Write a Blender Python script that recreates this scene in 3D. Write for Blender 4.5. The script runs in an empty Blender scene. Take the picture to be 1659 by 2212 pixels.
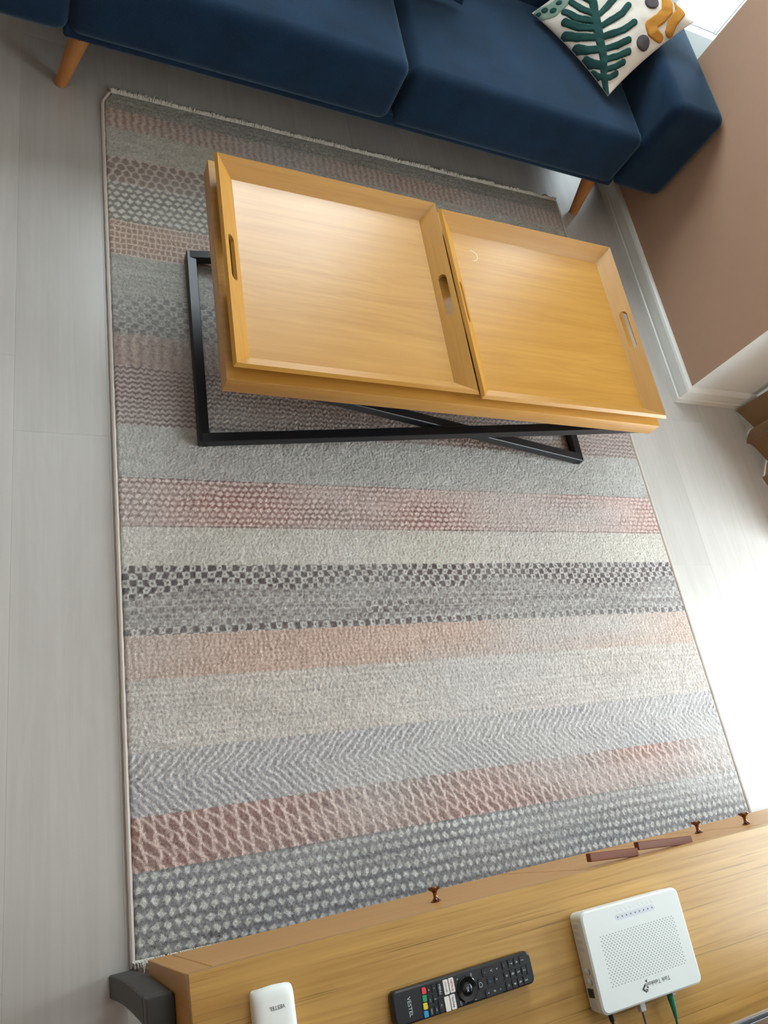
import bpy, bmesh, math, random
import numpy as np
from mathutils import Vector, Matrix

random.seed(7)
rng = np.random.default_rng(11)
scene = bpy.context.scene
C = scene.collection
PI = math.pi

# ------------------------------------------------------------------ camera, world, exposure
F_PX = 1689.64
cam_d = bpy.data.cameras.new('camera')
cam_d.sensor_fit = 'VERTICAL'
cam_d.sensor_height = 36.0
cam_d.lens = F_PX / 2212.0 * 36.0
cam_d.clip_start = 0.02
cam = bpy.data.objects.new('camera', cam_d)
C.objects.link(cam)
RIGHT = Vector((0.8990, -0.1607, 0.4074)).normalized()
FWD = Vector((0.4374, 0.3764, -0.8167)).normalized()
DOWN = FWD.cross(RIGHT).normalized()
RIGHT = DOWN.cross(FWD).normalized()
cm = Matrix((RIGHT, -DOWN, -FWD)).transposed().to_4x4()
cm.translation = Vector((-0.2305, 0.3308, 1.6690))
cam.matrix_world = cm
scene.camera = cam

world = bpy.data.worlds.new('sky')
scene.world = world
world.use_nodes = True
bg = world.node_tree.nodes['Background']
bg.inputs[0].default_value = (0.84, 0.945, 1.0, 1)
bg.inputs[1].default_value = 14.0

scene.view_settings.view_transform = 'Standard'
scene.view_settings.look = 'None'
scene.view_settings.gamma = 1.0
scene.view_settings.use_curve_mapping = False
scene.view_settings.exposure = -0.08


def portal(name, loc, rot, sx, sy):
    l = bpy.data.lights.new(name, 'AREA')
    l.shape = 'RECTANGLE'
    l.size = sx
    l.size_y = sy
    l.cycles.is_portal = True
    o = bpy.data.objects.new(name, l)
    o.location = loc
    o.rotation_euler = rot
    C.objects.link(o)


# windows of the room: a glazed balcony door in the right bay and a wide window behind the sofa
DOOR_Y0, DOOR_Y1, DOOR_Z0, DOOR_Z1 = -0.26, 1.01, 0.05, 2.20
XE = 2.45                                    # outer wall of the bays
YB = 3.15                                    # back wall
BW_X0, BW_X1, BW_Z0, BW_Z1 = 0.22, 1.50, 0.95, 2.25
SW_X0, SW_X1, SW_Z0, SW_Z1 = 2.12, 2.44, 0.36, 2.25   # narrow window of the far bay
portal('portal_door', (XE + 0.02, (DOOR_Y0 + DOOR_Y1) / 2, (DOOR_Z0 + DOOR_Z1) / 2), (0, PI / 2, 0),
       DOOR_Z1 - DOOR_Z0, DOOR_Y1 - DOOR_Y0)
portal('portal_back', ((BW_X0 + BW_X1) / 2, YB + 0.02, (BW_Z0 + BW_Z1) / 2), (-PI / 2, 0, 0),
       BW_X1 - BW_X0, BW_Z1 - BW_Z0)
portal('portal_bay', ((SW_X0 + SW_X1) / 2, YB + 0.02, (SW_Z0 + SW_Z1) / 2), (-PI / 2, 0, 0),
       SW_X1 - SW_X0, SW_Z1 - SW_Z0)


# ------------------------------------------------------------------ materials
def lin(c):
    return tuple(((v / 255) / 12.92 if v / 255 <= 0.04045 else ((v / 255 + 0.055) / 1.055) ** 2.4) for v in c)


def rgba(c):
    return lin(c) + (1,)


class NT:
    def __init__(s, name):
        s.m = bpy.data.materials.new(name)
        s.m.use_nodes = True
        s.t = s.m.node_tree
        s.b = s.t.nodes['Principled BSDF']

    def n(s, typ, **kw):
        nd = s.t.nodes.new(typ)
        for k, v in kw.items():
            setattr(nd, k, v)
        return nd

    def l(s, a, b):
        s.t.links.new(a, b)


def plain(name, col, rough=0.5, metal=0.0, noise=0.0, nscale=60, bump=0.0, bscale=300, coat=0.0, spec=0.5, sheen=0.0):
    a = NT(name)
    a.b.inputs['Base Color'].default_value = rgba(col)
    a.b.inputs['Roughness'].default_value = rough
    a.b.inputs['Metallic'].default_value = metal
    a.b.inputs['Coat Weight'].default_value = coat
    a.b.inputs['Specular IOR Level'].default_value = spec
    a.b.inputs['Sheen Weight'].default_value = sheen
    tc = a.n('ShaderNodeTexCoord')
    if noise > 0:
        nz = a.n('ShaderNodeTexNoise')
        nz.inputs['Scale'].default_value = nscale
        nz.inputs['Detail'].default_value = 4
        a.l(tc.outputs['Object'], nz.inputs['Vector'])
        mx = a.n('ShaderNodeMix', data_type='RGBA')
        l = lin(col)
        mx.inputs[6].default_value = tuple(v * (1 - noise) for v in l) + (1,)
        mx.inputs[7].default_value = tuple(min(1, v * (1 + noise)) for v in l) + (1,)
        a.l(nz.outputs[0], mx.inputs[0])
        a.l(mx.outputs[2], a.b.inputs['Base Color'])
    if bump > 0:
        nb = a.n('ShaderNodeTexNoise')
        nb.inputs['Scale'].default_value = bscale
        nb.inputs['Detail'].default_value = 3
        a.l(tc.outputs['Object'], nb.inputs['Vector'])
        bp = a.n('ShaderNodeBump')
        bp.inputs['Strength'].default_value = bump
        bp.inputs['Distance'].default_value = 0.002
        a.l(nb.outputs[0], bp.inputs['Height'])
        a.l(bp.outputs[0], a.b.inputs['Normal'])
    return a.m


def wood(name, light, dark, axis='X', along=1.6, across=28, rough=0.42, streak=0.55, figure=0.35, bump=0.05, coat=0.0,
         pores=0.0, rand=True, spec=0.5):
    """grain streaks stretched along one axis, a slow figure and optional dark pores"""
    a = NT(name)
    a.b.inputs['Roughness'].default_value = rough
    a.b.inputs['Coat Weight'].default_value = coat
    a.b.inputs['Coat Roughness'].default_value = 0.22
    a.b.inputs['Specular IOR Level'].default_value = spec
    tc = a.n('ShaderNodeTexCoord')
    src = tc.outputs['Object']
    if rand:
        oi = a.n('ShaderNodeObjectInfo')
        ad = a.n('ShaderNodeVectorMath', operation='MULTIPLY_ADD')
        cb = a.n('ShaderNodeCombineXYZ')
        for i in range(3):
            a.l(oi.outputs['Random'], cb.inputs[i])
        ad.inputs[1].default_value = (7.3, 3.1, 5.7)
        a.l(cb.outputs[0], ad.inputs[0])
        a.l(src, ad.inputs[2])
        src = ad.outputs[0]

    def stretched(al, ac, detail, dist=0.0):
        mp = a.n('ShaderNodeMapping')
        mp.inputs['Scale'].default_value = {'X': (al, ac, ac), 'Y': (ac, al, ac), 'Z': (ac, ac, al)}[axis]
        a.l(src, mp.inputs['Vector'])
        nz = a.n('ShaderNodeTexNoise')
        nz.inputs['Scale'].default_value = 1.0
        nz.inputs['Detail'].default_value = detail
        nz.inputs['Roughness'].default_value = 0.65
        nz.inputs['Distortion'].default_value = dist
        a.l(mp.outputs[0], nz.inputs['Vector'])
        return nz.outputs[0]

    fine = stretched(along * 2.0, across * 4, 5)
    mid = stretched(along, across, 4, 0.6)
    slow = stretched(along * 0.8, across * 0.22, 2, 1.2)
    # figure: rings cut from the slow noise
    ml = a.n('ShaderNodeMath', operation='MULTIPLY')
    ml.inputs[1].default_value = 55.0
    a.l(slow, ml.inputs[0])
    sn = a.n('ShaderNodeMath', operation='SINE')
    a.l(ml.outputs[0], sn.inputs[0])
    m1 = a.n('ShaderNodeMath', operation='MULTIPLY_ADD')
    m1.inputs[1].default_value = figure * 0.5
    a.l(sn.outputs[0], m1.inputs[0])
    m2 = a.n('ShaderNodeMath', operation='MULTIPLY_ADD')
    m2.inputs[1].default_value = streak
    a.l(fine, m2.inputs[0])
    a.l(mid, m2.inputs[2])
    a.l(m2.outputs[0], m1.inputs[2])
    rp = a.n('ShaderNodeMapRange')
    rp.inputs['From Min'].default_value = 0.35
    rp.inputs['From Max'].default_value = 1.15
    a.l(m1.outputs[0], rp.inputs['Value'])
    mx = a.n('ShaderNodeMix', data_type='RGBA')
    mx.inputs[6].default_value = rgba(dark)
    mx.inputs[7].default_value = rgba(light)
    a.l(rp.outputs[0], mx.inputs[0])
    col = mx.outputs[2]
    if pores > 0:
        pr = stretched(along * 5, across * 7, 2)
        pm = a.n('ShaderNodeMapRange')
        pm.inputs['From Min'].default_value = 0.60
        pm.inputs['From Max'].default_value = 0.72
        pm.inputs['To Max'].default_value = pores
        a.l(pr, pm.inputs['Value'])
        mp2 = a.n('ShaderNodeMix', data_type='RGBA')
        mp2.inputs[7].default_value = tuple(v * 0.45 for v in lin(dark)) + (1,)
        a.l(pm.outputs[0], mp2.inputs[0])
        a.l(col, mp2.inputs[6])
        col = mp2.outputs[2]
    a.l(col, a.b.inputs['Base Color'])
    bp = a.n('ShaderNodeBump')
    bp.inputs['Strength'].default_value = bump
    bp.inputs['Distance'].default_value = 0.001
    a.l(fine, bp.inputs['Height'])
    a.l(bp.outputs[0], a.b.inputs['Normal'])
    a.out = col
    return a


M = {}
OAK_L, OAK_D = (201, 151, 70), (176, 124, 47)
M['oak_x'] = wood('oak veneer', OAK_L, OAK_D, 'X', along=1.1, across=34, rough=0.30, figure=0.14, streak=0.45, spec=0.65).m
M['oak_y'] = wood('oak veneer cross', OAK_L, OAK_D, 'Y', rough=0.42, figure=0.10, streak=0.45).m
M['oak_tv'] = wood('oak tv unit', (205, 161, 88), (168, 122, 54), 'X', along=0.75, across=44, rough=0.36, figure=0.16,
                   streak=0.5, pores=0.75).m
M['oak_tv_front'] = wood('oak tv front', (205, 155, 88), (186, 134, 66), 'X', rough=0.42, figure=0.12, streak=0.3).m
M['oak_tv_side'] = wood('oak tv side', (198, 148, 82), (180, 130, 64), 'Z', rough=0.45, figure=0.1, streak=0.3).m
M['handle_brown'] = wood('brown stained wood', (124, 64, 26), (100, 50, 18), 'X', rough=0.5, figure=0.1).m
M['leg_wood'] = wood('sofa leg beech', (200, 140, 80), (178, 116, 60), 'Z', along=3, across=60, rough=0.45, figure=0.1).m
M['metal_dark'] = plain('dark powder coated metal', (17, 21, 27), rough=0.38, noise=0.1, nscale=900)
M['charcoal'] = plain('charcoal painted steel', (54, 54, 52), rough=0.55, noise=0.08, nscale=700)
M['copper'] = plain('bronze knob', (128, 90, 70), rough=0.25, metal=1.0)
M['white_paint'] = plain('white gloss paint', (226, 228, 224), rough=0.32, noise=0.02, nscale=12)
M['white_wall'] = plain('white wall paint', (222, 224, 222), rough=0.75, bump=0.1, bscale=500)
M['brown_wall'] = plain('terracotta brown wall paint', (178, 144, 120), rough=0.7, noise=0.03, nscale=20, bump=0.12, bscale=420)
M['ceiling'] = plain('ceiling paint', (236, 236, 232), rough=0.85)
M['pvc'] = plain('white window frame', (238, 238, 234), rough=0.3)
M['curtain'] = plain('taupe curtain cloth', (184, 152, 116), rough=0.85, noise=0.06, nscale=350, bump=0.2, bscale=900, sheen=0.2)
M['plastic_white'] = plain('white plastic', (232, 236, 232), rough=0.55)
M['plastic_black'] = plain('black remote plastic', (26, 29, 33), rough=0.34)
M['button_black'] = plain('black rubber button', (18, 21, 25), rough=0.5)
M['gloss_black'] = plain('gloss black plastic', (8, 8, 9), rough=0.12)
M['white_key'] = plain('white key', (232, 226, 222), rough=0.4)
M['print_white'] = plain('white print', (205, 212, 216), rough=0.5)
M['print_grey'] = plain('grey print', (108, 112, 118), rough=0.5)
M['print_dark'] = plain('dark print', (52, 56, 62), rough=0.5)
M['print_pale'] = plain('pale grey print', (216, 220, 228), rough=0.5)
M['print_red'] = plain('red print', (196, 60, 62), rough=0.5)
M['key_red'] = plain('red key', (226, 66, 70), rough=0.4)
M['key_green'] = plain('green key', (38, 150, 100), rough=0.4)
M['key_yellow'] = plain('yellow key', (228, 200, 44), rough=0.4)
M['key_blue'] = plain('blue key', (44, 150, 206), rough=0.4)
M['hole'] = plain('vent hole', (120, 118, 104), rough=0.8)
M['screen'] = plain('tv screen', (20, 20, 22), rough=0.08)
M['silver'] = plain('silver bezel', (200, 204, 210), rough=0.22, metal=0.9)
M['cable_black'] = plain('black cable', (34, 28, 44), rough=0.5)
M['cable_grey'] = plain('grey cable', (112, 104, 104), rough=0.5)
M['cable_green'] = plain('green cable', (46, 132, 104), rough=0.5)
M['clear_plug'] = plain('milky plug', (200, 202, 200), rough=0.25)
M['pillow'] = plain('off white cotton', (214, 208, 196), rough=0.9, noise=0.04, nscale=40, bump=0.25, bscale=900, sheen=0.2)
M['teal'] = plain('dark teal tufting', (10, 66, 62), rough=0.95, noise=0.25, nscale=500, bump=0.6, bscale=700, sheen=0.1)
M['grey_tuft'] = plain('dark grey tufting', (82, 76, 80), rough=0.95, noise=0.2, nscale=500, bump=0.6, bscale=700)
M['mustard'] = plain('mustard tufting', (186, 128, 44), rough=0.95, noise=0.2, nscale=500, bump=0.6, bscale=700)
M['sage'] = plain('sage tufting', (128, 152, 138), rough=0.95, noise=0.2, nscale=400, bump=0.5, bscale=700)
M['binding'] = plain('rug edge binding', (202, 194, 186), rough=0.95, noise=0.15, nscale=700)
M['fringe'] = plain('pale fringe yarn', (212, 210, 200), rough=0.95, noise=0.1, nscale=300)


def fabric_navy():
    a = NT('navy woven upholstery')
    tc = a.n('ShaderNodeTexCoord')
    nz = a.n('ShaderNodeTexNoise')
    nz.inputs['Scale'].default_value = 650
    nz.inputs['Detail'].default_value = 3
    n2 = a.n('ShaderNodeTexNoise')
    n2.inputs['Scale'].default_value = 9
    n2.inputs['Detail'].default_value = 3
    a.l(tc.outputs['Object'], nz.inputs['Vector'])
    a.l(tc.outputs['Object'], n2.inputs['Vector'])
    ad = a.n('ShaderNodeMath', operation='MULTIPLY_ADD')
    ad.inputs[1].default_value = 0.5
    a.l(n2.outputs[0], ad.inputs[0])
    a.l(nz.outputs[0], ad.inputs[2])
    rp = a.n('ShaderNodeMapRange')
    rp.inputs['From Min'].default_value = 0.45
    rp.inputs['From Max'].default_value = 1.05
    a.l(ad.outputs[0], rp.inputs['Value'])
    mx = a.n('ShaderNodeMix', data_type='RGBA')
    mx.inputs[6].default_value = rgba((5, 19, 34))
    mx.inputs[7].default_value = rgba((18, 49, 78))
    a.l(rp.outputs[0], mx.inputs[0])
    a.l(mx.outputs[2], a.b.inputs['Base Color'])
    a.b.inputs['Roughness'].default_value = 0.9
    a.b.inputs['Specular IOR Level'].default_value = 0.2
    a.b.inputs['Sheen Weight'].default_value = 0.28
    a.b.inputs['Sheen Roughness'].default_value = 0.45
    a.b.inputs['Sheen Tint'].default_value = (0.48, 0.72, 0.92, 1)
    bp = a.n('ShaderNodeBump')
    bp.inputs['Strength'].default_value = 0.35
    bp.inputs['Distance'].default_value = 0.002
    a.l(nz.outputs[0], bp.inputs['Height'])
    a.l(bp.outputs[0], a.b.inputs['Normal'])
    return a.m


M['navy'] = fabric_navy()


def laminate():
    a = wood('pale oak laminate', (197, 194, 189), (180, 177, 171), 'Y', along=1.1, across=26, rough=0.30, figure=0.10,
             streak=0.6, bump=0.03)
    oi = a.n('ShaderNodeObjectInfo')
    mr = a.n('ShaderNodeMapRange')
    mr.inputs['To Min'].default_value = 0.93
    mr.inputs['To Max'].default_value = 1.06
    a.l(oi.outputs['Random'], mr.inputs['Value'])
    hs = a.n('ShaderNodeHueSaturation')
    a.l(a.out, hs.inputs['Color'])
    a.l(mr.outputs[0], hs.inputs['Value'])
    a.l(hs.outputs[0], a.b.inputs['Base Color'])
    a.b.inputs['Specular IOR Level'].default_value = 0.6
    return a.m


M['laminate'] = laminate()


def glass():
    a = NT('window glass')
    t = a.t
    t.nodes.remove(a.b)
    tr = a.n('ShaderNodeBsdfTransparent')
    gl = a.n('ShaderNodeBsdfGlossy')
    gl.inputs['Roughness'].default_value = 0.02
    mx = a.n('ShaderNodeMixShader')
    mx.inputs[0].default_value = 0.06
    a.l(tr.outputs[0], mx.inputs[1])
    a.l(gl.outputs[0], mx.inputs[2])
    out = [n for n in t.nodes if n.type == 'OUTPUT_MATERIAL'][0]
    a.l(mx.outputs[0], out.inputs['Surface'])
    return a.m


M['glass'] = glass()


def rug_material():
    a = NT('woven rug pile')
    at = a.n('ShaderNodeAttribute', attribute_name='pile')
    tc = a.n('ShaderNodeTexCoord')
    nz = a.n('ShaderNodeTexNoise')
    nz.inputs['Scale'].default_value = 420
    nz.inputs['Detail'].default_value = 3
    a.l(tc.outputs['Object'], nz.inputs['Vector'])
    mr = a.n('ShaderNodeMapRange')
    mr.inputs['From Min'].default_value = 0.3
    mr.inputs['From Max'].default_value = 0.7
    mr.inputs['To Min'].default_value = 0.80
    mr.inputs['To Max'].default_value = 1.18
    a.l(nz.outputs[0], mr.inputs['Value'])
    hs = a.n('ShaderNodeHueSaturation')
    a.l(at.outputs['Color'], hs.inputs['Color'])
    a.l(mr.outputs[0], hs.inputs['Value'])
    a.l(hs.outputs[0], a.b.inputs['Base Color'])
    a.b.inputs['Roughness'].default_value = 0.95
    a.b.inputs['Specular IOR Level'].default_value = 0.15
    bp = a.n('ShaderNodeBump')
    bp.inputs['Strength'].default_value = 0.5
    bp.inputs['Distance'].default_value = 0.002
    a.l(nz.outputs[0], bp.inputs['Height'])
    a.l(bp.outputs[0], a.b.inputs['Normal'])
    return a.m


M['rug'] = rug_material()


# ------------------------------------------------------------------ mesh helpers
def mesh_obj(name, bm, mats, parent=None, smooth=False):
    me = bpy.data.meshes.new(name)
    bm.to_mesh(me)
    bm.free()
    return link(name, me, mats, parent, smooth)


def link(name, me, mats, parent=None, smooth=False):
    if not isinstance(mats, (list, tuple)):
        mats = [mats]
    for m in mats:
        me.materials.append(M[m])
    if smooth:
        me.polygons.foreach_set('use_smooth', [True] * len(me.polygons))
        try:
            me.set_sharp_from_angle(angle=math.radians(40))
            for p_ in me.polygons:
                if len(p_.vertices) > 8:
                    p_.use_smooth = False      # broad flat caps keep a flat normal
        except Exception:
            pass
    o = bpy.data.objects.new(name, me)
    C.objects.link(o)
    o.parent = parent
    return o


def tag(o, label, cat, group=None, kind=None):
    o['label'] = label
    o['category'] = cat
    if group:
        o['group'] = group
    if kind:
        o['kind'] = kind
    return o


def thing(name, label, cat, loc=(0, 0, 0), rz=0.0, group=None, kind=None):
    o = bpy.data.objects.new(name, None)
    o.empty_display_size = 0.05
    C.objects.link(o)
    o.location = loc
    o.rotation_euler = (0, 0, rz)
    return tag(o, label, cat, group, kind)


def part_empty(name, parent, loc=(0, 0, 0)):
    o = bpy.data.objects.new(name, None)
    o.empty_display_size = 0.03
    C.objects.link(o)
    o.parent = parent
    o.location = loc
    return o


def add_box(bm, x0, x1, y0, y1, z0, z1, bev=0.0, seg=2, mat=None, mi=0):
    r = bmesh.ops.create_cube(bm, size=1.0)
    vs = r['verts']
    for v in vs:
        v.co = Vector(((x0 + x1) / 2 + v.co.x * (x1 - x0), (y0 + y1) / 2 + v.co.y * (y1 - y0),
                       (z0 + z1) / 2 + v.co.z * (z1 - z0)))
    fs = list({f for v in vs for f in v.link_faces})
    for f in fs:
        f.material_index = mi
    if bev > 0:
        es = list({e for v in vs for e in v.link_edges})
        rr = bmesh.ops.bevel(bm, geom=es, offset=bev, segments=seg, profile=0.5, affect='EDGES')
        vs = list({v for f in rr['faces'] for v in f.verts} | {v for v in vs if v.is_valid})
    if mat is not None:
        bmesh.ops.transform(bm, matrix=mat, verts=[v for v in vs if v.is_valid])
    return vs


def box(name, x0, x1, y0, y1, z0, z1, mat, parent=None, bev=0.0, seg=2, smooth=True, xf=None):
    bm = bmesh.new()
    add_box(bm, x0, x1, y0, y1, z0, z1, bev, seg)
    if xf is not None:
        bmesh.ops.transform(bm, matrix=xf, verts=bm.verts)
    return mesh_obj(name, bm, mat, parent, smooth and bev > 0)


def add_lathe(bm, prof, seg=20, mat=Matrix.Identity(4)):
    rings = []
    for r, z in prof:
        if r < 1e-6:
            rings.append([bm.verts.new(mat @ Vector((0, 0, z)))])
        else:
            rings.append([bm.verts.new(mat @ Vector((r * math.cos(2 * PI * k / seg), r * math.sin(2 * PI * k / seg), z)))
                          for k in range(seg)])
    for a, b in zip(rings[:-1], rings[1:]):
        for k in range(seg):
            k2 = (k + 1) % seg
            if len(a) == 1:
                bm.faces.new((a[0], b[k], b[k2]))
            elif len(b) == 1:
                bm.faces.new((a[k], a[k2], b[0]))
            else:
                bm.faces.new((a[k], a[k2], b[k2], b[k]))
    if len(rings[0]) > 1:
        bm.faces.new(list(reversed(rings[0])))
    if len(rings[-1]) > 1:
        bm.faces.new(rings[-1])


def add_tube(bm, pts, rad, seg=10):
    pts = [Vector(p) for p in pts]
    rings = []
    up = Vector((0, 0, 1))
    for i, p in enumerate(pts):
        d = (pts[min(i + 1, len(pts) - 1)] - pts[max(i - 1, 0)]).normalized()
        s = d.cross(up)
        if s.length < 1e-3:
            s = d.cross(Vector((1, 0, 0)))
        s.normalize()
        u = s.cross(d)
        r = rad[i] if isinstance(rad, (list, tuple)) else rad
        rings.append([bm.verts.new(p + (s * math.cos(2 * PI * k / seg) + u * math.sin(2 * PI * k / seg)) * r)
                      for k in range(seg)])
    for a, b in zip(rings[:-1], rings[1:]):
        for k in range(seg):
            bm.faces.new((a[k], a[(k + 1) % seg], b[(k + 1) % seg], b[k]))
    bm.faces.new(list(reversed(rings[0])))
    bm.faces.new(rings[-1])


def add_prism(bm, poly, z0, z1, mat=Matrix.Identity(4)):
    lo = [bm.verts.new(mat @ Vector((x, y, z0))) for x, y in poly]
    hi = [bm.verts.new(mat @ Vector((x, y, z1))) for x, y in poly]
    n = len(poly)
    bm.faces.new(list(reversed(lo)))
    bm.faces.new(hi)
    for k in range(n):
        bm.faces.new((lo[k], lo[(k + 1) % n], hi[(k + 1) % n], hi[k]))


def round_rect(cx, cy, w, h, r, n=5):
    pts = []
    for sx, sy, a0 in ((1, 1, 0), (-1, 1, 90), (-1, -1, 180), (1, -1, 270)):
        for k in range(n + 1):
            a = math.radians(a0 + 90 * k / n)
            pts.append((cx + sx * (w / 2 - r) + r * math.cos(a), cy + sy * (h / 2 - r) + r * math.sin(a)))
    return pts


_tmp = []


def text_bm(s, size, mat, extrude=0.00012):
    """letters as a thin flat mesh, centred, placed by a matrix"""
    cu = bpy.data.curves.new('lettering', 'FONT')
    cu.body = s
    cu.size = size
    cu.align_x = 'CENTER'
    cu.align_y = 'CENTER'
    cu.extrude = extrude
    cu.resolution_u = 3
    ob = bpy.data.objects.new('lettering_tmp', cu)
    C.objects.link(ob)
    bpy.context.view_layer.update()
    dg = bpy.context.evaluated_depsgraph_get()
    me = bpy.data.meshes.new_from_object(ob.evaluated_get(dg))
    bm = bmesh.new()
    bm.from_mesh(me)
    bmesh.ops.transform(bm, matrix=mat, verts=bm.verts)
    bpy.data.objects.remove(ob)
    bpy.data.curves.remove(cu)
    bpy.data.meshes.remove(me)
    return bm


def text_part(name, s, size, mat, material, parent):
    return mesh_obj(name, text_bm(s, size, mat), material, parent)


def frame_mat(origin, xdir, ydir):
    x = Vector(xdir).normalized()
    y = Vector(ydir).normalized()
    z = x.cross(y)
    m = Matrix((x, y, z)).transposed().to_4x4()
    m.translation = Vector(origin)
    return m


# ------------------------------------------------------------------ room shell
XL, YF, H = -2.8, -0.32, 2.62               # left wall, wall behind the tv unit, ceiling height
PX, PY0, PY1 = 1.89, 1.568, 2.60            # brown pier between the two window bays

floor = thing('floor', 'pale grey oak laminate floor of long planks', 'floor', kind='structure')
PW, PL = 0.2, 1.285
k0 = int(math.floor((XL + 0.215) / PW))
k = k0
while -0.215 + k * PW < XE:
    x0 = -0.215 + k * PW
    joint = {0: 1.276, -1: 1.474}.get(k, 1.276 + ((k * 0.4157) % 1.0) * PL)
    y = joint - math.ceil((joint - YF) / PL) * PL
    while y < YB:
        ya, yb = max(y, YF), min(y + PL, YB)
        xa, xb = max(x0, XL), min(x0 + PW, XE)
        if yb - ya > 0.02 and xb - xa > 0.01:
            bm = bmesh.new()
            g = 0.00004
            add_box(bm, xa + g, xb - g, ya + g, yb - g, -0.02, 0.0, 0.00035, 1)
            mesh_obj('plank', bm, 'laminate', floor)
        y += PL
    k += 1
box('subfloor', XL, XE, YF, YB, -0.06, -0.0205, 'white_wall', floor)

tag(box('ceiling', XL, XE, YF, YB, H, H + 0.1, 'ceiling'), 'plain white ceiling above the room', 'ceiling', kind='structure')
tag(box('wall_left', XL - 0.1, XL, YF, YB, -0.06, H, 'brown_wall'), 'plain brown wall on the far left side', 'wall', kind='structure')
tag(box('wall_front', XL - 0.1, XE + 0.1, YF - 0.1, YF, -0.06, H, 'brown_wall'), 'plain brown wall behind the television', 'wall', kind='structure')

bm = bmesh.new()
add_box(bm, PX, XE, PY0, PY1, -0.06, H)
for f in bm.faces:
    f.material_index = 0 if f.normal.x < -0.5 else 1
tag(mesh_obj('wall_right', bm, ['brown_wall', 'white_wall']), 'terracotta brown wall pier beside the sofa armrest', 'wall', kind='structure')

bm = bmesh.new()                            # outer wall with the balcony door opening
add_box(bm, XE, XE + 0.16, YF, DOOR_Y0, -0.06, H)
add_box(bm, XE, XE + 0.16, DOOR_Y1, YB + 0.16, -0.06, H)
add_box(bm, XE, XE + 0.16, DOOR_Y0, DOOR_Y1, DOOR_Z1, H)
add_box(bm, XE, XE + 0.16, DOOR_Y0, DOOR_Y1, -0.06, DOOR_Z0)
tag(mesh_obj('wall_outer', bm, 'white_wall'), 'white outer wall around the balcony door behind the curtain', 'wall', kind='structure')

bm = bmesh.new()
for xa, xb, holes in ((XL - 0.1, BW_X0, []), (BW_X0, BW_X1, [(BW_Z0, BW_Z1)]), (BW_X1, SW_X0, []), (SW_X0, SW_X1, [(SW_Z0, SW_Z1)]), (SW_X1, XE, [])):
    za = -0.06
    for z0_, z1_ in holes + [(H, H)]:
        add_box(bm, xa, xb, YB, YB + 0.16, za, z0_)
        za = z1_
tag(mesh_obj('wall_back', bm, 'white_wall'), 'white wall behind the sofa around the windows', 'wall', kind='structure')

w = thing('window_1', 'glazed white balcony door beside the taupe curtain', 'window', (0, 0, 0), kind='structure')
fw = 0.07
for a, b in ((DOOR_Y0, DOOR_Y0 + fw), (DOOR_Y1 - fw, DOOR_Y1), ((DOOR_Y0 + DOOR_Y1) / 2 - fw / 2, (DOOR_Y0 + DOOR_Y1) / 2 + fw / 2)):
    box('frame_post', XE + 0.05, XE + 0.11, a, b, DOOR_Z0, DOOR_Z1, 'pvc', w, 0.006)
for a, b in ((DOOR_Z0, DOOR_Z0 + fw), (DOOR_Z1 - fw, DOOR_Z1)):
    box('frame_rail', XE + 0.052, XE + 0.108, DOOR_Y0 + fw, DOOR_Y1 - fw, a, b, 'pvc', w, 0.006)
mid = (DOOR_Y0 + DOOR_Y1) / 2
for a, b in ((DOOR_Y0 + fw, mid - fw / 2), (mid + fw / 2, DOOR_Y1 - fw)):
    box('pane', XE + 0.078, XE + 0.082, a, b, DOOR_Z0 + fw, DOOR_Z1 - fw, 'glass', w)

def wall_window(name, label, x0, x1, z0, z1, cuts, fw, fw_last=None):
    w = thing(name, label, 'window', (0, 0, 0), kind='structure')
    fw_last = fw_last or fw
    edges = [x0] + cuts + [x1 - fw_last]
    for a in edges:
        box('frame_post', a, a + (fw_last if a == edges[-1] else fw), YB + 0.05, YB + 0.11, z0, z1, 'pvc', w, 0.004)
    for a, b in ((z0, z0 + 0.03), (z1 - 0.06, z1)):
        box('frame_rail', x0 + fw, x1 - fw_last, YB + 0.052, YB + 0.108, a, b, 'pvc', w, 0.005)
    for a, b in zip(edges[:-1], edges[1:]):
        box('pane', a + fw, b, YB + 0.078, YB + 0.082, z0 + 0.03, z1 - 0.06, 'glass', w)


wall_window('window_2', 'wide white framed window above the sofa back', BW_X0, BW_X1, BW_Z0, BW_Z1, [0.83], 0.06)
wall_window('window_3', 'narrow bright window in the bay beside the patterned pillow', SW_X0, SW_X1, SW_Z0, SW_Z1, [], 0.05, 0.012)

# skirting boards: a stepped profile run round the pier with mitred corners
prof = [(0.0, 0.0), (0.016, 0.0), (0.016, 0.022), (0.0125, 0.025), (0.0125, 0.031), (0.0145, 0.034), (0.0145, 0.066),
        (0.011, 0.073), (0.006, 0.078), (0.0, 0.080)]


def skirting(name, path, label):
    """path: list of (x, y, nx, ny): the profile is pushed outwards along the mitre normal (nx, ny)"""
    bm = bmesh.new()
    rows = [[bm.verts.new((x + nx * d, y + ny * d, z)) for d, z in prof] for x, y, nx, ny in path]
    for a, b in zip(rows[:-1], rows[1:]):
        for i in range(len(prof) - 1):
            bm.faces.new((a[i], b[i], b[i + 1], a[i + 1]))
    bm.faces.new(rows[0])
    bm.faces.new(list(reversed(rows[-1])))
    bmesh.ops.recalc_face_normals(bm, faces=bm.faces)
    tag(mesh_obj(name, bm, 'white_paint'), label, 'skirting', kind='structure')


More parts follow.
